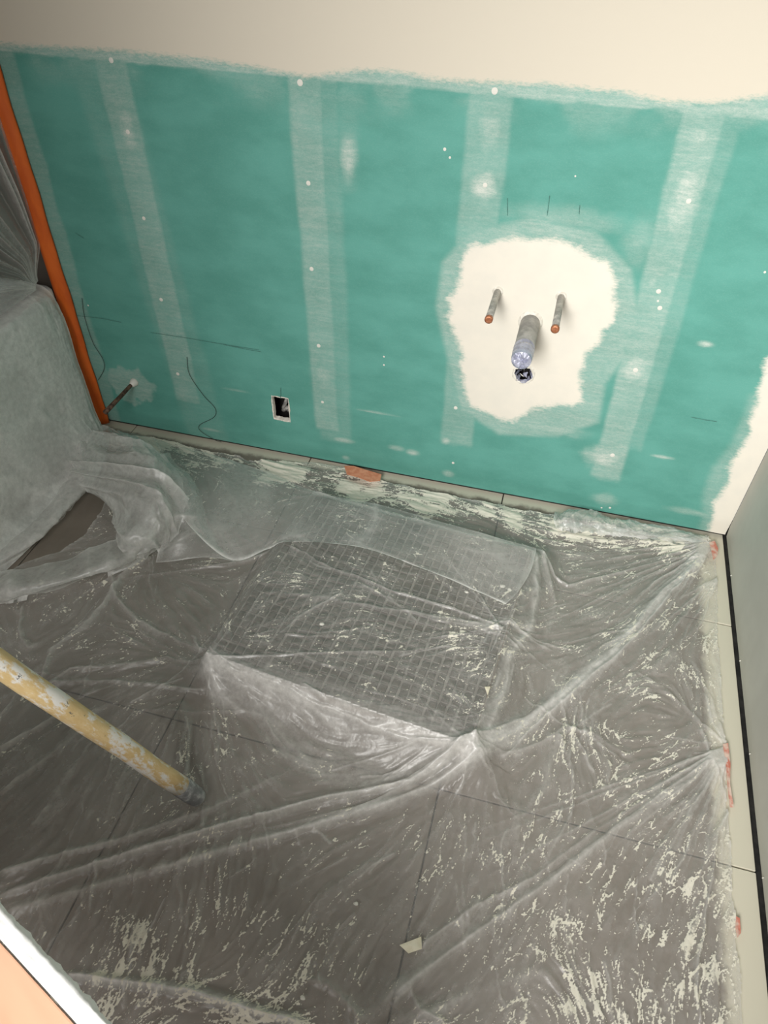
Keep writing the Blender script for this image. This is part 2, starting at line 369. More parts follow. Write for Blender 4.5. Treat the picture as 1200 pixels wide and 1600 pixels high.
# filled screw heads
bm = bmesh.new(); bmesh.ops.create_uvsphere(bm, u_segments=10, v_segments=6, radius=1)
for v in bm.verts: v.co.y *= .18
me = bpy.data.meshes.new('screw_spot'); bm.to_mesh(me); bm.free(); me.materials.append(M_filler)
for (px, py, r) in [(174, 94, .0065), (200, 206, .006), (225, 341, .0055), (252, 468, .006), (278, 584, .006), (469, 129, .0075), (482, 286, .0062), (487, 420, .0062), (498, 540, .0062), (504, 628, .005), (773, 142, .0075), (758, 289, .0058), (712, 637, .006),
                    (695, 233, .004), (703, 246, .003), (1076, 314, .006), (1029, 455, .0062), (1031, 481, .0062), (993, 578, .007), (957, 711, .007), (708, 723, .0045), (600, 557, .003), (600, 570, .003), (953, 793, .004), (940, 793, .003), (899, 275, .0022), (1028, 470, .003), (138, 477, .003), (1195, 425, .003)]:
    p = B(px, py); o = link('screw_spot', me, wall); o.location = (p[0], YB - .001, p[2]); o.scale = (r, r, r)
# pencil lines
def pencil(pts, wd=.0016):
    q = [B(*p) for p in pts]; V = []; n = len(q)
    for i, p in enumerate(q):
        t = q[min(i + 1, n - 1)] - q[max(i - 1, 0)]; nrm = np.array([-t[2], 0, t[0]]); nrm /= np.linalg.norm(nrm)
        for s_ in (-1, 1): V.append((p[0] + nrm[0] * wd / 2 * s_, YB - .0030, p[2] + nrm[2] * wd / 2 * s_))
    mesh('pencil_mark', V, [(2 * i, 2 * i + 1, 2 * i + 3, 2 * i + 2) for i in range(n - 1)], M_pencil, wall)
for l in [[(236, 519), (290, 527), (330, 534), (372, 541), (405, 546)], [(118, 363), (132, 372)], [(118, 492), (160, 497), (190, 503)], [(793, 309), (793, 336)], [(859, 305), (855, 336)], [(906, 320), (905, 334)], [(1080, 651), (1100, 655), (1120, 658)], [(350, 538), (385, 545), (408, 549)], [(439, 605), (439, 622)]]: pencil(l)

# ------------------------------------------------------------------ setting: right wall, its gap, left alcove
gxr = np.arange(-1.2, YB + .001, .01); gzr = np.arange(.012, 1.64, .01)
RY, RZ = np.meshgrid(gxr, gzr)
RX = XR + .0012 * fbm(RY * 5, RZ * 5, 2) + .004 * (1 - sstep(.0, .06, RZ))
wr = grid_mesh('wall_right', np.stack([RX, RY, RZ], -1), M_right); tag(wr, kind='structure')
box('board_edge', (XR + .0055, -1.2, .012), (XR + .018, YB, .0135), M_gyps, wr)
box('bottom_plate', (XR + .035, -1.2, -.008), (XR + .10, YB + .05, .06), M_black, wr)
for (px, py) in [(1152, 1039), (1169, 1181), (1183, 1380), (1138, 907)]:
    p = S(px, py, XR); o = link('screw_spot', me, wr); o.location = (XR + .0005, p[1], max(p[2], .025)); o.scale = (.0018, .0035, .0035)
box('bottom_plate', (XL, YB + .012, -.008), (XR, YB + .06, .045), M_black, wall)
wl = box('wall_left', (-2.34, -1.2, 0), (-2.30, YB + .1, 2.2), M_alc); tag(wl, kind='structure')
wa = box('wall_back_alcove', (-2.30, YB + .016, 0), (XL - .002, YB + .05, 2.2), M_alc); tag(wa, kind='structure')
up_ = box('trim_1', (XL - .03, YB + .004, 0), (XL - .001, YB + .016, 2.2), M_gyps); tag(up_, kind='structure')

# ------------------------------------------------------------------ bath
bath = empty('bathtub', (-1.86, 1.0, 0)); tag(bath, 'white bathtub at the left under draped plastic film', 'bathtub')
def local(o, root):
    o.parent = root; o.matrix_parent_inverse = Matrix.Translation(-Vector(root.location)); return o
def bath_body():
    bm = bmesh.new(); x0, x1, y0, y1, H = -2.24, XL - .012, .12, YB - .01, .53
    def ring(dx, z, r, n=6):
        out = []
        for (cx, cy, a0) in ((x1 - dx - r, y1 - dx - r, 0), (x0 + dx + r, y1 - dx - r, 90), (x0 + dx + r, y0 + dx + r, 180), (x1 - dx - r, y0 + dx + r, 270)):
            for k in range(n + 1):
                a = math.radians(a0 + 90 * k / n); out.append(bm.verts.new((cx + r * math.cos(a), cy + r * math.sin(a), z)))
        return out
    prof = [(.012, 0, .02), (.012, .47, .02), (0, .485, .025), (0, H - .012, .03), (.006, H - .003, .03), (.014, H, .03), (.06, H, .06), (.07, H - .006, .07), (.085, H - .05, .08), (.12, H - .30, .10), (.17, H - .37, .12), (.30, H - .385, .05)]
    rs = [ring(*p) for p in prof]; n = len(rs[0])
    for a, b in zip(rs, rs[1:]):
        for k in range(n): bm.faces.new((a[k], a[(k + 1) % n], b[(k + 1) % n], b[k]))
    bm.faces.new(rs[-1])
    return bm
local(bm_obj('tub_shell', bath_body(), M_bath, smooth=True), bath)

# ------------------------------------------------------------------ orange tape strip up the corner
V = []; n = 60
for i in range(n + 1):
    z = .005 + 1.5 * i / n; wv = .0015 * math.sin(z * 17) + .001 * math.sin(z * 41)
    for k in range(7):
        a = math.pi / 2 * k / 6
        V.append((XL - .012 + .040 * math.sin(a) + wv * (k > 2), YB - .004 - .020 * math.cos(a), z))
Fc = [(i * 7 + k, i * 7 + k + 1, (i + 1) * 7 + k + 1, (i + 1) * 7 + k) for i in range(n) for k in range(6)]
o = mesh('orange_tape', V, Fc, M_orange, None, True); md = o.modifiers.new('s', 'SOLIDIFY'); md.thickness = .0015
tag(o, 'bright orange tape strip running down the left corner of the green wall', 'tape')

# ------------------------------------------------------------------ pipes
def stub(px, py, length, r, label, body_mat, name='pipe_stub'):
    p = B(px, py); t = empty(name, (p[0], YB, p[2])); tag(t, label, 'pipe')
    o = tube('pipe', [(0, .02, 0), (0, -.01, 0), (0, -length / 2, 0.0005), (0, -length + .002, 0)], r, body_mat, t, 20)
    return t
R_ = .0092
for (px, py, L, lb) in [(778, 455, .152, 'thin grey pipe stub with copper end, left of the thick waste pipe'), (877, 463, .170, 'thin grey pipe stub with copper end, right of the thick waste pipe')]:
    t = stub(px, py, L, R_, lb, M_pipe, 'water_pipe'); t['group'] = 'thin water pipe stubs on the white patch'
    tube('copper_end', [(0, -L + .004, 0), (0, -L - .0035, 0), (0, -L - .0045, 0)], [R_ + .0012, R_ + .0012, R_ * .7], M_copper, t, 20)
    # ring of plaster at the wall
    tube('plaster_collar', [(0, .002, 0), (0, -.002, 0), (0, -.006, 0)], [R_ + .007, R_ + .005, R_ + .0005], M_gyps, t, 16)
t = stub(829, 503, .185, .0255, 'thick grey waste pipe sealed with silver tape, between the two thin pipes', M_waste, 'waste_pipe')
pts = []; rad = []
for k in range(9): pts.append((0, -.135 - .0625 * k / 8, 0)); rad.append(.0262 + .0009 * math.sin(k * 2.1) - (.0012 * max(0, k - 6)))
tube('tape_wrap', pts, rad, M_silver, t, 24, False)
bm = bmesh.new(); rr = random.Random(2)                                 # crumpled tape over the open end
c0 = bm.verts.new((0, -.2005, 0)); prev = None; rings = []
for j in (1, 2, 3, 4):
    ring = []
    for k in range(24):
        a = 2 * math.pi * k / 24; r = .0245 * j / 4
        ring.append(bm.verts.new((r * math.cos(a), -.2005 + (.0035 if j == 4 else rr.uniform(-.003, .003)), r * math.sin(a))))
    rings.append(ring)
for k in range(24): bm.faces.new((c0, rings[0][k], rings[0][(k + 1) % 24]))
for a, b in zip(rings, rings[1:]):
    for k in range(24): bm.faces.new((a[k], a[(k + 1) % 24], b[(k + 1) % 24], b[k]))
bm_obj('tape_cap', bm, M_silver, t)
tube('plaster_collar', [(0, .002, 0), (0, -.003, 0), (0, -.008, 0)], [.036, .031, .0258], M_gyps, t, 28)
p = B(210, 597); t = empty('rusty_pipe', (p[0], YB, p[2])); tag(t, 'short rusty brown pipe stub sticking out near the orange tape', 'pipe')
tube('pipe', [(0, .02, 0), (-.002, -.03, 0), (-.004, -.09, -.002), (-.008, -.176, -.004)], [.006, .0065, .0072, .0082], M_rust, t, 14)
tube('plaster_collar', [(0, .002, 0), (.001, -.006, .001), (0, -.016, 0), (0, -.022, 0)], [.016, .014, .010, .0062], M_filler, t, 12)
# hole below the waste pipe with torn foil
t = empty('drain_opening', (hb[0], YB, hb[2])); tag(t, 'round hole lined with torn silver foil below the waste pipe', 'opening')
rr = random.Random(5); V = []; n = 26
for j, (r, y) in enumerate([(.0325, -.0015), (.0290, -.0055), (.0255, -.004), (.0235, .004), (.020, .016), (.016, .03)]):
    for k in range(n):
        a = 2 * math.pi * k / n; q = r * (1 + (rr.uniform(-.13, .13) if j >= 2 else rr.uniform(-.05, .05)))
        V.append((q * math.cos(a), y + (rr.uniform(-.004, .004) if j > 2 else 0), q * math.sin(a)))
mesh('plaster_ring', V[:3 * n], [(j * n + k, j * n + (k + 1) % n, (j + 1) * n + (k + 1) % n, (j + 1) * n + k) for j in range(2) for k in range(n)], M_gyps, t, True)
V2 = V[2 * n:]; Fc = []
for j in range(3):
    for k in range(n):
        if j == 0 or rr.random() > .58: Fc.append((j * n + k, j * n + (k + 1) % n, (j + 1) * n + (k + 1) % n, (j + 1) * n + k))
mesh('foil_lining', V2, Fc, M_silver, t)
for k in range(5):
    a = k * 1.25 + .4; c = (.008 * math.cos(a), .008, .009 * math.sin(a) - .003)
    mesh('foil_flap', [(c[0] + rr.uniform(-.009, .009), c[1] + rr.uniform(-.006, .006), c[2] + rr.uniform(-.009, .009)) for _ in range(4)], [(0, 1, 2), (0, 2, 3)], M_filler if k % 2 else M_silver, t)

# cable inside the socket cut-out
t = empty('electrical_cable', (-.80, YB + .04, HZ0)); tag(t, 'grey cable bundle curled inside the rectangular wall cut-out', 'cable')
tube('sheath', [(.025, .03, .13), (.012, .012, .085), (.004, -.004, .05), (-.006, -.006, .026), (.004, .004, .012), (.022, .012, .018), (.03, .02, .03)], .0065, M_grey, t, 8)
tube('sheath', [(-.012, .03, .0), (-.004, -.01, .02), (.010, -.014, .034), (.022, .0, .03), (.028, .012, .004)], .0075, M_grey, t, 8)
tube('copper_wire', [(.01, .02, .11), (.002, .008, .075), (.006, .0, .06)], .003, M_copper, t, 6)

# thin cords hanging against the wall
def cord(pts, label):
    q = [B(*p, Y=YB - .006) for p in pts]; P = []
    for i in range(len(q) - 1):
        a = q[max(i - 1, 0)]; b = q[i]; c = q[i + 1]; d = q[min(i + 2, len(q) - 1)]
        for t_ in np.linspace(0, 1, 6, endpoint=False):
            P.append(.5 * ((2 * b) + (c - a) * t_ + (2 * a - 5 * b + 4 * c - d) * t_ ** 2 + (3 * b - a - 3 * c + d) * t_ ** 3))
    P.append(q[-1]); o = tube('cord', P, .00085, M_cord, None, 6); tag(o, label, 'cord')
cord([(128, 466), (132, 495), (145, 535), (161, 562), (162, 578), (153, 594)], 'short thin dark cord hanging beside the orange tape')
cord([(292, 558), (296, 585), (318, 618), (336, 638), (334, 652), (312, 664), (314, 674), (335, 687), (346, 691)], 'thin dark squiggly cord against the green wall, between rusty pipe and cut-out')

# ------------------------------------------------------------------ stack of mosaic sheets under the film
BW, BD, BH = .690, .645, .068; BC = np.array([-.304, 1.203]); BA = math.radians(-5.7)
st = empty('mosaic_tile_stack', (BC[0], BC[1], 0), BA); tag(st, 'low square stack topped with a grid of small dark tiles under the film', 'tile stack')
box('carton', (-BW / 2, -BD / 2, .001), (BW / 2, BD / 2, BH - .010), M_card, st, .006)
box('backing_sheet', (-BW / 2 + .004, -BD / 2 + .004, BH - .0105), (BW / 2 - .004, BD / 2 - .004, BH - .0035), M_mback, st, .001, 1)
NXm, NYm = 27, 25; px_ = (BW - .012) / NXm; py_ = (BD - .012) / NYm
bm = bmesh.new(); bmesh.ops.create_cube(bm, size=1)
for v in bm.verts: v.co = Vector((v.co.x * px_ * .76, v.co.y * py_ * .76, v.co.z * .006))
bmesh.ops.bevel(bm, geom=[e for e in bm.edges if e.verts[0].co.z > 0 and e.verts[1].co.z > 0], offset=.0015, segments=1, affect='EDGES')
tme = bpy.data.meshes.new('mosaic_tile'); bm.to_mesh(tme); bm.free(); tme.materials.append(M_moz)
tv = np.array([v.co[:] for v in tme.vertices]); tf = [tuple(p.vertices) for p in tme.polygons]; V = []; Fc = []
for j in range(NYm):
    for i in range(NXm):
        loc = (-BW / 2 + .006 + (i + .5) * px_ + random.Random(i * 40 + j).uniform(-.0016, .0016), -BD / 2 + .006 + (j + .5) * py_ + random.Random(i * 31 + j).uniform(-.0016, .0016), BH - .0008)
        if j < 11:
            o = link('mosaic_tile', tme, st); o.location = loc
        else:
            b = len(V); V += [tuple(tv[k] + np.array(loc)) for k in range(len(tv))]; Fc += [tuple(b + q for q in f) for f in tf]
o = mesh('mosaic_tile_field', V, Fc, M_moz, st); o['kind'] = 'stuff'

# ------------------------------------------------------------------ main plastic sheet on the floor
STEP = .0022
fx = np.arange(-1.50, .632, STEP); fy = np.arange(-.02, 1.776, STEP); X, Y = np.meshgrid(fx, fy)
ca, sa = math.cos(BA), math.sin(BA)
U = (X - BC[0]) * ca + (Y - BC[1]) * sa; Vv = -(X - BC[0]) * sa + (Y - BC[1]) * ca
dx = np.abs(U) - BW / 2; dy = np.abs(Vv) - BD / 2
dbox = np.hypot(np.maximum(dx, 0), np.maximum(dy, 0)) + np.minimum(np.maximum(dx, dy), 0)
wdt = .055 + .03 * fbm(X * 4, Y * 4, 21) + .03 * sstep(0, .3, U) ; wdt = np.where(Vv < -BD / 2, wdt + .01, wdt)
tent = np.clip(dbox / wdt, 0, 1)
Z = .004 + (BH + .001) * (1 - tent) ** 1.5
Z = np.where(dbox < .002, BH + .006, Z)
# folds: pixel polyline (on plane z), width m, height m, extra cover (film layers plus painted highlight), taper at start / end
fold_list = [
 # pts, z, width, height, cover, (taper0, taper1)
 ([(1112, 856), (1040, 925), (960, 1015), (880, 1085), (800, 1148), (735, 1190)], .01, .020, .016, .55, (.5, 1)),
 ([(1112, 856), (1060, 915), (985, 1005), (905, 1075), (820, 1150), (790, 1185)], .01, .006, .010, .30, (.3, 1)),
 ([(1113, 850), (1030, 905), (940, 985), (900, 1020)], .01, .006, .008, .30, (1, 0)),
 ([(735, 1168), (640, 1220), (500, 1246), (350, 1288), (180, 1338), (0, 1396)], .02, .010, .022, .62, (1, .7)),
 ([(760, 1185), (690, 1222), (600, 1256), (450, 1300), (300, 1342), (150, 1384), (0, 1428)], .01, .012, .016, .62, (1, .4)),
 ([(480, 1190), (330, 1262), (200, 1308), (100, 1334), (0, 1364)], .01, .009, .012, .5, (.1, 1)),
 ([(700, 1200), (560, 1262), (420, 1292), (260, 1322)], .01, .005, .008, .25, (1, 0)),
 ([(1132, 1172), (1060, 1232), (960, 1300), (870, 1370), (790, 1428), (700, 1490), (610, 1560)], 0, .009, .016, .46, (.3, .8)),
 ([(1132, 1172), (1040, 1232), (930, 1300), (830, 1375), (740, 1420), (655, 1480)], 0, .006, .009, .26, (.2, .9)),
 ([(735, 1168), (850, 1100), (900, 1050)], .03, .007, .008, .30, (1, 0)),
 # on the stack
 ([(322, 1028), (420, 1026), (520, 1020), (640, 1018), (760, 1000)], .075, .004, .006, .22, (1, .2)),
 ([(322, 1030), (430, 1066), (540, 1112), (640, 1146), (735, 1168)], .075, .005, .006, .34, (1, 1)),
 ([(450, 852), (500, 880), (600, 920), (700, 950), (785, 982)], .075, .005, .007, .28, (.5, 1)),
 ([(400, 925), (480, 932), (560, 945), (650, 958), (785, 984)], .075, .007, .006, .26, (.2, 1)),
 ([(640, 885), (720, 880), (780, 900), (830, 915)], .075, .006, .006, .2, (0, .3)),
 ([(488, 770), (560, 780), (660, 812), (750, 830), (835, 858)], .075, .010, .004, .30, (1, 1)),
 ([(836, 860), (842, 920), (830, 970), (795, 1020), (790, 1080), (770, 1130), (738, 1166)], .072, .011, .005, .30, (1, 1)),
 ([(480, 780), (430, 840), (370, 930), (322, 1028)], .072, .010, .004, .14, (1, 1)),
 ([(530, 1100), (640, 1140), (735, 1166)], .07, .012, .003, .30, (.2, 1)),
 ([(322, 1032), (400, 1062), (480, 1100), (560, 1150), (640, 1165)], .05, .012, .004, .30, (1, .2)),
 ([(322, 1045), (345, 1085), (420, 1120), (480, 1180)], .03, .009, .006, .25, (1, .3)),
 # right of the stack
 ([(838, 860), (868, 900), (888, 912), (935, 900), (1000, 882), (1112, 852)], .02, .006, .010, .28, (1, .5)),
 ([(845, 870), (870, 940), (850, 1010), (800, 1050)], .02, .010, .008, .16, (1, 0)),
 ([(790, 1080), (760, 1120), (740, 1165)], .05, .012, .004, .20, (.3, 1)),
 # back strip
 ([(600, 752), (700, 765), (790, 800), (870, 826), (960, 834), (1110, 842)], .012, .016, .018, .36, (.1, .5)),
 ([(760, 800), (850, 830), (950, 845), (1112, 850)], .01, .010, .012, .34, (.3, .6)),
 ([(820, 838), (940, 858), (1112, 854)], .01, .006, .008, .2, (.2, .6)),
 ([(500, 720), (620, 740), (740, 775), (840, 800)], .005, .008, .010, .2, (0, .3)),
 ([(200, 668), (320, 700), (450, 730), (560, 760)], .005, .008, .012, .2, (.6, .2)),
 ([(880, 800), (930, 812), (1000, 822), (1105, 842)], .01, .012, .018, .30, (1, .3)),
 # left field
 ([(235, 868), (185, 902), (160, 945), (120, 985), (80, 1015), (60, 1060)], .01, .010, .014, .34, (1, .6)),
 ([(172, 900), (180, 935), (215, 970), (260, 992), (320, 1018)], .01, .007, .009, .26, (1, .6)),
 ([(60, 1078), (110, 1046), (200, 1038), (262, 1026), (312, 1040)], .01, .008, .011, .26, (1, .5)),
 ([(80, 1066), (170, 1062), (260, 1072), (318, 1080)], .01, .007, .010, .30, (.6, .8)),
 ([(205, 1112), (300, 1114), (385, 1113)], 0, .005, .006, .22, (.3, .6)),
 ([(0, 1176), (60, 1140), (110, 1104)], 0, .009, .012, .34, (1, .6)),
 ([(0, 1245), (70, 1190), (120, 1150), (150, 1110)], 0, .008, .010, .26, (1, .3)),
 ([(50, 1295), (105, 1220), (145, 1160)], 0, .010, .007, .20, (1, .3)),
 ([(0, 1130), (40, 1075), (60, 1045)], 0, .007, .009, .26, (1, .4)),
 ([(35, 950), (35, 1000), (50, 1015), (70, 1005)], 0, .005, .007, .24, (1, .4)),
 ([(100, 960), (140, 925), (180, 900)], 0, .006, .007, .2, (0, 1)),
 ([(185, 905), (300, 890), (380, 878), (420, 866)], .005, .005, .006, .2, (.3, 1)),
 # foreground
 ([(110, 1524), (200, 1536), (290, 1548), (370, 1570), (470, 1602)], 0, .007, .020, .8, (.7, 1)),
 ([(440, 1230), (300, 1300), (220, 1330)], 0, .006, .006, .15, (0, 1)),
 ([(800, 1390), (700, 1460), (620, 1540), (560, 1600)], 0, .020, .006, .15, (.3, 1)),
 ([(1000, 1490), (800, 1530), (700, 1570), (620, 1600)], 0, .018, .007, .15, (.1, 1)),
 ([(610, 1572), (640, 1548), (660, 1580), (690, 1600)], 0, .007, .012, .35, (.5, 1)),
 ([(480, 1530), (520, 1540), (560, 1600)], 0, .009, .010, .22, (.4, 1)),
 ([(1140, 1260), (1120, 1300), (1090, 1500), (1088, 1600)], 0, .006, .009, .24, (.6, 1)),
 ([(1134, 1180), (1060, 1290), (960, 1450)], 0, .006, .007, .2, (.6, 0)),
 ([(1134, 1180), (1090, 1250), (1010, 1420), (985, 1500)], 0, .006, .007, .2, (.6, 0)),
 ([(780, 1190), (850, 1160), (880, 1140), (920, 1150), (990, 1190)], 0, .008, .009, .22, (1, .2)),
 ([(870, 1150), (850, 1230), (780, 1330), (700, 1420)], 0, .014, .006, .16, (1, 0)),
 ([(870, 1150), (900, 1230), (930, 1300)], 0, .010, .005, .14, (1, 0)),
 ([(880, 1120), (980, 1115), (1050, 1120)], 0, .006, .006, .18, (0, .3)),
 ([(1050, 940), (1090, 890), (1116, 860)], 0, .006, .007, .2, (0, 1)),
 ([(1080, 1040), (1110, 1100), (1132, 1160)], 0, .006, .008, .2, (.2, 1)),
 ([(1040, 1080), (1100, 1140), (1132, 1166)], 0, .006, .008, .2, (.2, 1)),
]
rf = random.Random(11)
A1 = (1113, 852); A2 = (1133, 1170); A3 = (1120, 905)
for k in range(15):                                                   # pleats pulled from the taped corners, bright highlight lines painted in as cover
    a = math.radians(176 - 56 * k / 14 + rf.uniform(-2, 2)); L = rf.uniform(110, 330)
    fold_list.append(([A1, (A1[0] + L * .5 * math.cos(a), A1[1] + L * .5 * math.sin(a)), (A1[0] + L * math.cos(a + rf.uniform(-.04, .04)), A1[1] + L * math.sin(a))], .004, .0035, .006, .30, (1, .1)))
for k in range(17):
    a = math.radians(162 - 74 * k / 16 + rf.uniform(-2, 2)); L = rf.uniform(160, 480)
    fold_list.append(([A2, (A2[0] + L * .5 * math.cos(a), A2[1] + L * .5 * math.sin(a)), (A2[0] + L * math.cos(a + rf.uniform(-.04, .04)), A2[1] + L * math.sin(a))], 0, .0035, .005, .30, (1, .1)))
for k in range(5):
    a = math.radians(150 - 40 * k / 4); L = rf.uniform(80, 200)
    fold_list.append(([A3, (A3[0] + L * math.cos(a), A3[1] + L * math.sin(a))], 0, .0035, .005, .30, (1, .1)))
rq = random.Random(77); anchors = [A1, A2, (735, 1168), (322, 1030), (785, 982), (235, 868), (900, 1140)]
for k in range(300):                                                  # small creases all over, their highlights painted as whiter cover
    x0 = rq.uniform(0, 1140); y0 = rq.uniform(860, 1600); on_top = abs(x0 - 560) < 230 and 860 < y0 < 1080
    ax, ay = min(anchors, key=lambda a: math.hypot(a[0] - x0, a[1] - y0) * rq.uniform(.7, 1.3))
    a = math.atan2(ay - y0, ax - x0) + rq.uniform(-.22, .22); L = rq.uniform(35, 150); b_ = rq.uniform(-.25, .25)
    fold_list.append(([(x0, y0), (x0 + L * .5 * math.cos(a), y0 + L * .5 * math.sin(a)), (x0 + L * .5 * (math.cos(a) + math.cos(a + b_)), y0 + L * .5 * (math.sin(a) + math.sin(a + b_)))], .075 if on_top else .004, rq.uniform(.0018, .0042), rq.uniform(.0015, .0045), rq.uniform(.12, .42) * rq.uniform(.5, 1), (rq.random(), rq.random())))
cover = np.zeros_like(X); T2c = np.zeros_like(X); T2s = np.zeros_like(X); tw = np.full(X.shape, 1e-4)
for (pts, z, wd, hh, cv, tp) in fold_list:
    P = [F(a, b, z)[:2] for a, b in pts]; P = np.array(P)
    R = .16; i0 = max(0, int((P[:, 0].min() - R - fx[0]) / STEP)); i1 = min(len(fx), int((P[:, 0].max() + R - fx[0]) / STEP)); j0 = max(0, int((P[:, 1].min() - R - fy[0]) / STEP)); j1 = min(len(fy), int((P[:, 1].max() + R - fy[0]) / STEP))
    if i1 <= i0 or j1 <= j0: continue
    sl = (slice(j0, j1), slice(i0, i1)); xx = X[sl]; yy_ = Y[sl]
    wob = (fbm(xx * 18, yy_ * 18, 31, 4) - .5) * .020
    D, T, TX, TY = seg_dist(xx + wob, yy_ + wob[::1] * .6, P)
    amp = (tp[0] + (tp[1] - tp[0]) * T) * sstep(-.001, .05, T + .02) * sstep(-.001, .05, 1.02 - T)
    crest = np.exp(-D / (wd * .9)); body = np.exp(-(D / wd) ** 2)
    vary = .55 + .9 * fbm(xx * 25, yy_ * 25, 41, 3)
    Z[sl] += hh * amp * (.4 * crest + .6 * body)
    cover[sl] += cv * amp * (.75 * body * vary + .45 * np.exp(-(D / (wd * .28)) ** 2))
    ww = np.exp(-(D / .07) ** 2) * (.3 + amp) + 1e-5
    T2c[sl] += ww * (TX * TX - TY * TY); T2s[sl] += ww * 2 * TX * TY; tw[sl] += ww
# background pull direction: towards the nearest taped point
for (a, z, wt) in ((A1, 0, .05), (A2, 0, .05), ((735, 1168), .07, .03), ((322, 1028), .07, .03), ((900, 1140), 0, .02)):
    c = F(a[0], a[1], z); vx = X - c[0]; vy = Y - c[1]; r = np.hypot(vx, vy) + 1e-3; ww = 3 * wt * np.exp(-(r / .45) ** 2)
    T2c += ww * (vx * vx - vy * vy) / r ** 2; T2s += ww * 2 * vx * vy / r ** 2
ang = .5 * np.arctan2(T2s, T2c) + (fbm(X * 7, Y * 7, 61, 3) - .5) * .7
dxv = np.cos(ang); dyv = np.sin(ang)
# streaks along the pull direction (line integral of noise)
def lic(src, steps, stride):
    acc = src.copy(); wsum = 1.0; ny, nx = src.shape
    for sgn in (1, -1):
        ix = np.tile(np.arange(nx, dtype=float), (ny, 1)); iy = np.tile(np.arange(ny, dtype=float)[:, None], (1, nx)); px = dxv * sgn; py = dyv * sgn
        for k in range(steps):
            ix = ix + px * stride; iy = iy + py * stride
            a = np.clip(ix, 0, nx - 1).astype(np.int32); b = np.clip(iy, 0, ny - 1).astype(np.int32)
            vx = dxv[b, a]; vy = dyv[b, a]; s_ = np.sign(vx * px + vy * py); s_[s_ == 0] = 1; px = vx * s_; py = vy * s_
            wk = 1 - (k + 1) / (steps + 1); acc += src[b, a] * wk; wsum += wk
    acc /= wsum; return (acc - acc.mean()) / acc.std()
s1 = lic(fbm(X * 150, Y * 150, 71, 2), 6, 1.3)
s2 = lic(fbm(X * 80, Y * 80, 81, 3), 17, 1.8)
s3 = lic(fbm(X * 34, Y * 34, 83, 3), 9, 2.2)
line = np.exp(-((s2 - .1) / .13) ** 2) + .9 * np.exp(-((s3 + .2) / .09) ** 2) + .4 * np.exp(-((s3 - .9) / .08) ** 2) + .75 * np.exp(-(s1 / .22) ** 2)
big = fbm(X * 5, Y * 5, 91, 3); mid = fbm(X * 22, Y * 22, 95, 4)
cr = 1 - np.abs(2 * fbm(X * 13 + s2 * .12, Y * 13, 97, 4) - 1) * 2      # crackle lines
# where dust is thick (measured in the photograph, laid on the floor)
dens = np.full(X.shape, .36)
def blob(px, py, r, v, z=0):
    global dens
    c = F(px, py, z); d = np.hypot(X - c[0], Y - c[1]); dens += v * np.exp(-(d / r) ** 2)
for b in [(280, 1480, .12, .62), (180, 1460, .10, .25), (420, 1530, .10, .5), (1050, 1450, .16, .55), (1000, 1560, .16, .5), (850, 1480, .12, .2), (1120, 1000, .06, .5), (1080, 900, .07, .35), (950, 1180, .13, .25), (700, 1010, .12, .2, .07), (560, 830, .10, .1, .07), (330, 1170, .08, .3), (220, 880, .06, .25), (430, 1560, .1, .3),
          (130, 1200, .16, -.4), (60, 1360, .2, -.5), (560, 1350, .18, -.05), (430, 1200, .1, -.4), (620, 1180, .08, -.5, .03), (870, 970, .08, -.25), (380, 830, .10, -.45), (60, 1000, .1, -.2), (330, 700, .10, .6), (450, 735, .08, .8), (250, 690, .06, .6), (560, 770, .08, .7), (680, 785, .08, .7), (790, 800, .06, .6), (900, 830, .1, .2), (200, 1570, .07, .6), (850, 1040, .08, -.3), (420, 1380, .1, .1)]:
    blob(*b)
dens += .50 * sstep(1.60, 1.68, Y) - .12 * (dbox < 0)
raw = .15 * s1 + 1.35 * line + .10 * s2 + 2.5 * (mid - .5) + .9 * (big - .5)
dens = np.where(Y > 1.58, dens, np.minimum(dens, .74))
dust = .5 + (raw - 2.12 + 1.9 * dens) * .42
dust = np.clip(dust, 0, 1)
foot = (Vv < -BD / 2) & (dbox > 0) & (dbox < wdt * 1.05)
dust = np.where(foot, dust * .35, dust)
Z += .0005 * s1 + .0011 * s2 * np.where(dbox > .01, 1, .35) + .0012 * s3 * (dbox > .0) + .006 * big
cover = .24 + cover + .018 * np.clip(s1, -1, 3) + .035 * np.clip(s2, -1, 2) * (.3 + mid) + .05 * line * sstep(.4, .7, mid) + .14 * (big - .5) + .10 * (mid - .5)
lil = [F(a, b, .035)[:2] for a, b in [(318, 1030), (400, 1048), (560, 1100), (735, 1162), (740, 1185), (600, 1222), (500, 1210), (440, 1170), (390, 1110), (330, 1092)]]
cover += .19 * (1 - sstep(-.01, .02, sdf(X, Y, lil))) * (.4 + 1.1 * mid)
cover -= .03 * (dbox < 0)
cover += .15 * (1 - sstep(.0, .09, np.abs(dbox))) * (dbox > 0)
for a_ in (A1, A2, A3):
    c = F(*a_); r = np.hypot(X - c[0], Y - c[1]); Z = np.minimum(Z, .010 + .16 * r)
Z = np.where(dbox < .004, np.maximum(Z, BH + .005), np.maximum(Z, .0022))
Z = np.where(Y > YB - .03, np.minimum(Z, .03), Z)
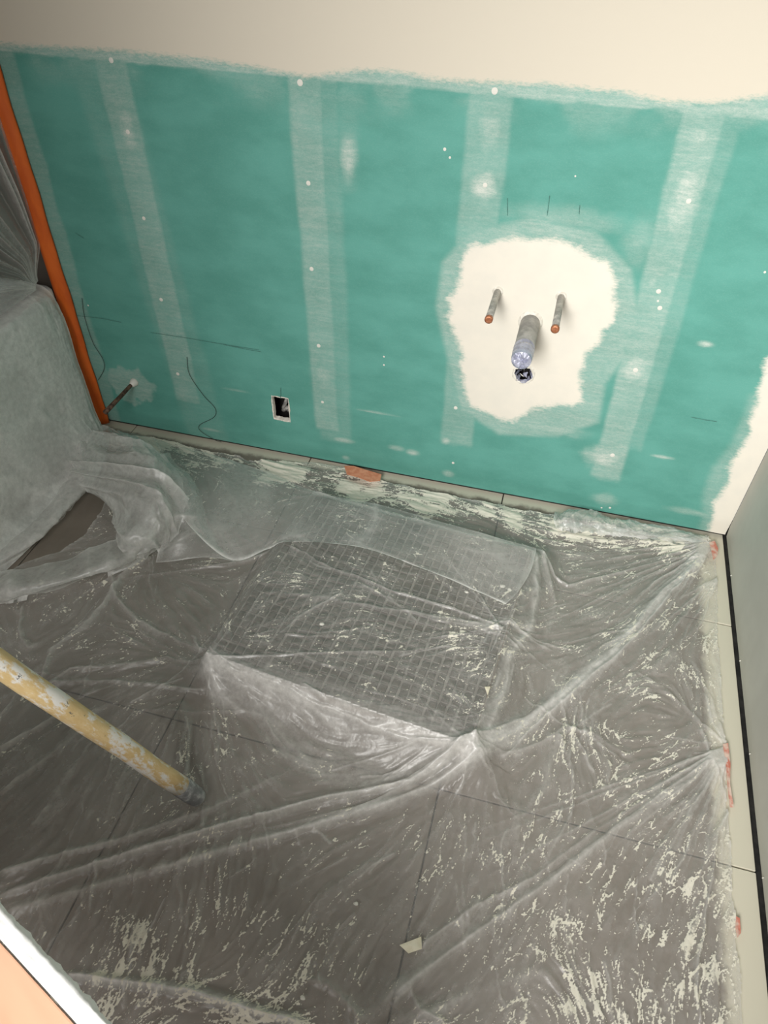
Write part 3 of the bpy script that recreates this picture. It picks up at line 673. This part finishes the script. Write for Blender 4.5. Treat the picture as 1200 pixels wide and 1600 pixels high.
# outline of the sheet: taped edge along the right wall, edge near the back wall, bare tile at the left
edge = [F(a, b)[:2] for a, b in [(1106, 838), (1117, 862), (1121, 905), (1120, 960), (1127, 1080), (1133, 1165), (1137, 1260), (1140, 1330), (1146, 1430), (1152, 1500), (1160, 1610)]]
ey = [p[1] for p in edge][::-1]; ex = [p[0] for p in edge][::-1]
ledge = np.interp(Y, ey, ex) + (fbm(X * 0 + 1, Y * 20, 3) - .5) * .012
back = [F(a, b)[:2] for a, b in [(150, 675), (220, 682), (300, 700), (400, 722), (470, 722), (540, 728), (600, 756), (700, 775), (790, 795), (870, 806), (930, 806), (1000, 822), (1106, 838)]]
bk = np.interp(X, [p[0] for p in back], [p[1] for p in back]) + (fbm(X * 20, Y * 0, 6) - .5) * .02
bk = np.minimum(bk, YB - .012)
hole = [F(a, b)[:2] for a, b in [(112, 762), (168, 772), (158, 800), (132, 838), (96, 862), (40, 880), (0, 905), (-60, 930), (-90, 930), (-60, 905), (0, 878), (48, 848), (92, 800)]]
inm = (X < ledge) & (Y < bk) & (sdf(X, Y, hole) > 0) & (X > XL + .008)
ki = inm[:-1, :-1] & inm[1:, 1:] & inm[1:, :-1] & inm[:-1, 1:]
# stronger cover right at cut edges (rolled hem)
cover += .3 * np.exp(-np.abs(ledge - X) / .006) + .3 * np.exp(-np.abs(bk - Y) / .006) + .3 * np.exp(-np.abs(sdf(X, Y, hole)) / .006)
fs = grid_mesh('plastic_sheet', np.stack([X, Y, Z], -1), M_film, None, ki, {'cover': np.clip(cover, .05, .85), 'dust': dust})
tag(fs, 'large clear dust-streaked plastic sheet taped over the floor and tile stack', 'plastic sheet')

# ------------------------------------------------------------------ lofted film pieces
def loft(name, rows, nu, nv, label, amp=.01, freq=12, seed=0, cov=.3, hem=.25, dustv=0.0, pleat=0.0, pf=9, mat=None, cat='plastic sheet', zmin=.004, endhem=0.0):
    """rows: polylines of world points; film surface passing through them with crumples"""
    def res(P, n):
        P = np.array(P, float); k = len(P); t = np.linspace(0, k - 1, n); i = np.clip(t.astype(int), 0, k - 2); f = (t - i)[:, None]
        a = P[np.clip(i - 1, 0, k - 1)]; b = P[i]; c = P[i + 1]; d = P[np.clip(i + 2, 0, k - 1)]
        return .5 * (2 * b + (c - a) * f + (2 * a - 5 * b + 4 * c - d) * f ** 2 + (3 * b - a - 3 * c + d) * f ** 3)
    G = np.array([res(r, nu) for r in rows]); G = np.array([res(G[:, i], nv) for i in range(nu)]).transpose(1, 0, 2)
    u = np.linspace(0, 1, nu)[None, :].repeat(nv, 0); v = np.linspace(0, 1, nv)[:, None].repeat(nu, 1)
    gu = np.gradient(G, axis=1); gv = np.gradient(G, axis=0); nn = np.cross(gu, gv); nn /= np.linalg.norm(nn, axis=2, keepdims=True) + 1e-9
    nn *= np.sign(nn[..., 2:3] + 1e-6) if abs(nn[..., 2].mean()) > .3 else np.sign((nn * (CAM - G)).sum(2).mean())
    L1 = np.linalg.norm(gu, axis=2).sum(1).mean(); L2 = np.linalg.norm(gv, axis=2).sum(0).mean()
    a = u * L1; b = v * L2
    q = fbm(a * freq + 2 * fbm(a * 5, b * 5, seed + 9), b * freq, seed); rd = 1 - np.abs(2 * q - 1)
    q2 = fbm(a * freq * .5, b * freq * .5, seed + 5)
    pl = (1 - np.abs(2 * vn(u * pf + .6 * q2, v * .8, seed + 7) - 1)) ** 1.5
    G = G + nn * ((rd - .7) * amp + (q2 - .5) * amp * 1.6 + pl * pleat)[..., None]
    G[..., 2] = np.maximum(G[..., 2], zmin)
    e = np.minimum(np.minimum(u, 1 - u) * L1, np.minimum(v, 1 - v) * L2)
    cv = cov * (.75 + .5 * q2) + .35 * cov * np.clip((rd - .75) * 4, 0, 1) + (pl ** 2) * (.25 if pleat else 0) + hem * np.exp(-e / .006) + endhem * np.exp(-((1 - v) * L2 / .014) ** 2)
    o = grid_mesh(name, G, mat or M_film2, None, None, {'cover': np.clip(cv, .03, .9), 'dust': np.clip(dustv + (fbm(a * 40, b * 40, seed + 3) - .5) * .8, 0, 1)})
    tag(o, label, cat); return o
def Q(l): return [tuple(F(a, b, z)) for a, b, z in l]
# film wrapped down over the side of the bath
def L_(y, z, x=None): return (XL + .012 if x is None else x, y, z)
rows = [[(-1.62, .55, .548), (-1.62, .95, .548), (-1.62, 1.35, .55), (-1.62, 1.62, .552), (-1.60, 1.735, .548)],
        [(-1.50, .55, .546), (-1.50, .95, .546), (-1.50, 1.35, .548), (-1.50, 1.62, .55), (-1.51, 1.730, .535)],
        [(-1.478, .55, .50), (-1.478, .95, .50), (-1.476, 1.35, .50), (-1.472, 1.62, .50), (-1.482, 1.728, .46)],
        [(-1.475, .55, .35), (-1.47, .95, .35), (-1.47, 1.35, .34), (-1.462, 1.62, .33), (-1.474, 1.722, .28)],
        [(-1.47, .55, .18), (-1.465, .95, .18), (-1.455, 1.35, .17), (-1.445, 1.60, .16), (-1.462, 1.712, .13)],
        [(-1.46, .55, .06), (-1.45, .95, .06), (-1.43, 1.35, .05), (-1.40, 1.58, .05), (-1.445, 1.70, .05)],
        [(-1.42, .55, .006), (-1.40, .95, .006), (-1.36, 1.33, .006), (-1.36, 1.52, .006), (-1.42, 1.68, .008)]]
loft('bath_film', rows, 300, 260, 'milky plastic film wrapped over the side of the white bathtub', .007, 6, 3, .66, .3, 0, .004, 13)
# pleated film hanging above the bath rim, gathered near the back corner
rows = []
g = np.array([-1.50, 1.705, .556])
for k in range(9):
    t = k / 8; y = 1.765 - (1.765 - .75) * t; top = np.array([-1.515, y, 1.62]); foot = np.array([-1.50, 1.752 - .05 * min(1, t * 4) - (1.70 - .75) * max(0, t - .25) / .75, .556])
    rows.append([tuple(foot), tuple(foot * .66 + top * .34), tuple(foot * .33 + top * .67), tuple(top)])
cols = [[r[i] for r in rows] for i in range(4)]
V_ = np.array(cols)                                       # 4 x 9
def curtain():
    nu, nv = 420, 120; u = np.linspace(0, 1, nu)[None].repeat(nv, 0); v = np.linspace(0, 1, nv)[:, None].repeat(nu, 1)
    # angle fan about the gathering point g : u sweeps from straight up to horizontal
    a = np.radians(90 - 88 * u); a0 = a
    ymax = np.where(u < .0, 0, 0)
    rad = .02 + v * 1.1
    fan_y = g[1] - rad * np.cos(a) + .065 * (1 - u) * sstep(0, .10, v); fan_z = g[2] + rad * np.sin(a)
    pl = (1 - np.abs(2 * vn(u * 15 + .4, v * .5, 5) - 1)) ** 2
    pl2 = (1 - np.abs(2 * vn(u * 34 + .4, v * .5, 8) - 1)) ** 2
    x = -1.508 + (pl * .03 + pl2 * .010) * sstep(0, .25, v) * (.4 + .6 * v) - .02 * v
    cv = .09 + .34 * pl ** 3 + .22 * pl2 ** 3 + .4 * np.exp(-v / .06) + .35 * np.exp(-(1 - np.cos(np.radians(88 * (1 - u)))) * 60) * 0
    m = fan_y[:-1, :-1] > .55
    o = grid_mesh('bath_curtain_film', np.stack([x, fan_y, fan_z], -1), M_film2, None, m, {'cover': cv, 'dust': np.zeros_like(u)})
    tag(o, 'pleated clear plastic film hanging above the bathtub, left of the orange tape', 'plastic sheet')
curtain()
# second sheet thrown over the back left of the stack, with a smooth curved hem
rows = [Q([(175, 672, .015), (230, 684, .02), (330, 712, .02), (420, 740, .03), (490, 768, .085), (600, 792, .088), (720, 825, .088), (838, 858, .086)]),
        Q([(200, 700, .05), (260, 730, .07), (330, 765, .07), (410, 790, .06), (475, 806, .086), (590, 822, .088), (710, 850, .088), (830, 890, .086)]),
        Q([(240, 730, .07), (285, 780, .09), (340, 820, .07), (400, 832, .06), (455, 838, .086), (570, 845, .088), (690, 880, .088), (810, 925, .086)]),
        Q([(262, 760, .08), (300, 828, .08), (362, 876, .04), (420, 858, .06), (452, 848, .088), (560, 856, .09), (665, 890, .09), (790, 945, .088)])]
loft('draped_plastic_sheet', rows, 420, 150, 'loose smooth plastic sheet folded back over the far half of the tile stack', .006, 7, 13, .11, .2, 0, .002, 13, None, 'plastic sheet', .004, .75)
# bunched film heap in front of the bath
rows = [Q([(150, 668, .03), (130, 700, .05), (118, 730, .05), (140, 760, .03), (200, 800, .02)]),
        Q([(165, 668, .07), (165, 700, .11), (170, 735, .12), (185, 775, .07), (190, 830, .03)]),
        Q([(180, 672, .09), (205, 705, .15), (222, 745, .16), (222, 800, .12), (190, 860, .06)]),
        Q([(195, 680, .08), (235, 712, .14), (255, 755, .15), (250, 820, .10), (210, 872, .04)]),
        Q([(205, 690, .05), (262, 735, .08), (290, 790, .08), (262, 850, .03), (230, 868, .02)])]
loft('bunched_plastic_film', rows, 300, 200, 'bunched milky plastic film heaped on the floor beside the bathtub', .022, 8, 23, .36, .35, 0, .024, 11)
rows = [Q([(240, 790, .03), (200, 835, .03), (140, 862, .02), (60, 888, .02), (-40, 905, .02)]),
        Q([(245, 815, .06), (205, 862, .06), (140, 892, .05), (60, 915, .05), (-40, 925, .04)]),
        Q([(240, 845, .02), (205, 885, .02), (140, 905, .01), (60, 930, .01), (-40, 948, .01)])]
loft('plastic_film_tail', rows, 260, 90, 'flattened tail of milky film trailing left from the bunched heap', .012, 9, 33, .32, .4, 0, .010, 6)
rows = [Q([(228, 722, .10), (258, 760, .10), (262, 820, .06), (245, 880, .01)]),
        Q([(245, 715, .09), (280, 762, .12), (285, 820, .08), (268, 878, .02)]),
        Q([(258, 712, .07), (300, 765, .10), (308, 822, .06), (322, 872, .03)]),
        Q([(262, 710, .03), (306, 770, .05), (322, 830, .03), (368, 880, .03)])]
loft('hanging_film_fold', rows, 220, 140, 'thin bluish fold of film between the bunched heap and the draped sheet', .008, 9, 63, .16, .35, 0, .014, 7)
rows = [Q([(100, 700, .06), (105, 745, .03), (70, 795, .02), (20, 832, .01), (-40, 850, .01)]),
        Q([(125, 690, .10), (130, 750, .05), (95, 800, .05), (45, 846, .04), (-30, 885, .03)]),
        Q([(140, 690, .06), (150, 745, .02), (108, 800, .015), (58, 850, .01), (-30, 905, .01)])]
loft('plastic_film_roll', rows, 220, 80, 'soft rolled film edge along the bathtub foot beside the bare tiles', .012, 12, 43, .28, .4, 0, .006, 5)
rows = [Q([(868, 800, .012), (930, 800, .03), (1000, 816, .03), (1106, 838, .01)]), Q([(865, 812, .04), (925, 815, .06), (1000, 828, .05), (1108, 845, .02)]), Q([(870, 826, .012), (930, 832, .02), (1000, 840, .02), (1110, 850, .008)])]
loft('rolled_film_edge', rows, 240, 70, 'crumpled film edge rolled up against the right end of the green wall', .02, 20, 53, .30, .3, .22, .006, 9)

# ------------------------------------------------------------------ tapes and scraps
def flat_piece(name, pts, z, mat, label, cat, th=.0012, curl=.004, group=None):
    P = [F(a, b, z) for a, b in pts]; n = len(P); V = []; rr = random.Random(len(label))
    for k, p in enumerate(P): V.append((p[0], p[1], z + rr.uniform(0, curl)))
    c = np.mean(P, 0); V.append((c[0], c[1], z + curl * .6))
    o = mesh(name, V, [(k, (k + 1) % n, n) for k in range(n)], mat); md = o.modifiers.new('s', 'SOLIDIFY'); md.thickness = th
    tag(o, label, cat, group); return o
flat_piece('masking_tape', [(538, 729), (552, 729), (570, 735), (596, 742), (594, 752), (578, 754), (560, 747), (542, 742)], .024, M_coral, 'coral orange masking tape scrap at the foot of the green wall', 'tape')
flat_piece('masking_tape', [(1129, 1163), (1137, 1162), (1141, 1195), (1140, 1235), (1146, 1262), (1140, 1262), (1136, 1235), (1134, 1200)], .012, M_red, 'long dusty red tape strip on the film edge by the right wall', 'tape')
flat_piece('masking_tape', [(1108, 848), (1116, 846), (1122, 858), (1120, 870), (1114, 876), (1111, 862)], .022, M_red, 'tiny red tape scrap in the far right corner', 'tape')
flat_piece('masking_tape', [(1150, 1432), (1155, 1436), (1157, 1458), (1151, 1466), (1148, 1450)], .008, M_red, 'faint small red tape mark at the lower right floor edge', 'tape')
flat_piece('paper_scrap', [(624, 1479), (658, 1464), (659, 1484), (638, 1491)], .022, M_paper, 'folded cream paper scrap on the film in the foreground', 'paper', .001, .010)
flat_piece('paper_scrap', [(757, 1074), (766, 1073), (762, 1087)], .082, M_paper, 'tiny cream triangle chip on the tile stack', 'paper', .001, .003)
rc = random.Random(8)
for (px, py, z, r, lb) in [(785, 916, .078, .006, 'plaster crumb at the right side of the tile stack'), (796, 921, .078, .0045, 'smaller plaster crumb right beside the larger one on the tile stack'), (729, 925, .078, .0045, 'lone oval plaster crumb on the tile stack'), (556, 1412, .018, .004, 'lone plaster crumb on the film left of the paper scrap'), (473, 1559, .018, .004, 'plaster crumb on the film near the bottom edge'), (503, 975, .078, .005, 'plaster crumb on the left half of the tile stack')]:
    bm = bmesh.new(); bmesh.ops.create_icosphere(bm, subdivisions=2, radius=r)
    for v in bm.verts: v.co *= rc.uniform(.78, 1.15); v.co.z *= .55; v.co.x *= 1.3
    o = bm_obj('plaster_crumb', bm, M_filler); p = F(px, py, z); o.location = p; tag(o, lb, 'plaster crumb', 'plaster crumbs on the film')

# ------------------------------------------------------------------ pole
tip = F(310, 1247, .022); rp = .0215
dirp = S(0, 1038, -.93)                                   # far along the pole, out to the left and up
best = None
for hgt in np.linspace(.1, .9, 81):
    q = F(-2, 1037, hgt)
    dist_tip = np.linalg.norm(CAM - tip); dist_q = np.linalg.norm(CAM - q)
    e = abs(dist_tip / dist_q - 1.28)
    if best is None or e < best[0]: best = (e, q)
q = best[1]; d = (q - tip) / np.linalg.norm(q - tip)
t = empty('work_pole', tuple(tip)); tag(t, 'yellowed round pole smeared with plaster lying across the lower left', 'pole')
t.rotation_euler = Vector(d).to_track_quat('Z', 'Y').to_euler()
pts = [(.0008 * math.sin(k), .0008 * math.cos(k * 1.7), .070 + 1.25 * k / 24) for k in range(25)]
tube('shaft', pts, rp, M_pole, t, 28)
pts = []; rad = []
for (z, r) in [(-.004, .010), (-.002, .0165), (.002, .0195), (.012, .021), (.040, .0222), (.0705, .0228), (.072, .0215)]: pts.append((0, 0, z)); rad.append(r)
tube('end_cap', pts, rad, M_rubber, t, 28)

# ------------------------------------------------------------------ platform in the near left corner
HZ = .62
a0 = F(0, 1412, HZ); a1 = F(178, 1602, HZ); b0 = F(0, 1468, HZ)
u = (a1 - a0)[:2]; Lh = np.linalg.norm(u); u /= Lh; nrm = np.array([-u[1], u[0]])
if np.dot(b0[:2] - a0[:2], nrm) < 0: nrm = -nrm
bandw = abs(np.dot(b0[:2] - a0[:2], nrm))
ang_ = math.atan2(u[1], u[0]); org = a0[:2] - u * .45
pf_ = empty('work_platform', (org[0], org[1], 0), ang_); tag(pf_, 'bright plywood work platform with a thick white edge in the near left corner', 'work platform')
sgn = 1 if np.dot(nrm, [-math.sin(ang_), math.cos(ang_)]) > 0 else -1
Lp = .45 + Lh + .35; Wp = .34
def pbox(name, x0, x1, y0, y1, z0, z1, mat, bev=.002):
    ya, yb = sorted((sgn * y0, sgn * y1)); return box(name, (x0, ya, z0), (x1, yb, z1), mat, pf_, bev)
pbox('top_panel', 0, Lp, bandw + .002, Wp, HZ - .020, HZ - .003, M_ply)
# rough white edge band
nx = 260; ny = 16; gu, gv = np.meshgrid(np.linspace(0, Lp, nx), np.linspace(0, 1, ny))
prof_y = np.interp(gv, [0, .08, .16, .9, 1], [0.000, .000, .004, bandw - .001, bandw]); prof_z = np.interp(gv, [0, .10, .16, .9, 1], [HZ - .022, HZ - .004, HZ, HZ, HZ - .004])
rough_ = (fbm(gu * 90, gv * 8, 3, 4) - .5)
G = np.stack([gu, sgn * (prof_y + rough_ * .008 * np.exp(-gv * 5)), prof_z + rough_ * .002], -1)
grid_mesh('edge_band', G, M_white, pf_)
pbox('edge_core', 0, Lp, .003, bandw, HZ - .022, HZ - .008, M_white)
for x in (.06, Lp - .10):
    for y in (.05, Wp - .05): pbox('leg', x, x + .04, y, y + .04, .0, HZ - .019, M_ply)
pbox('rail', .06, Lp - .06, .06, .08, HZ - .08, HZ - .019, M_ply); pbox('rail', .06, Lp - .06, Wp - .04, Wp - .02, HZ - .08, HZ - .019, M_ply)
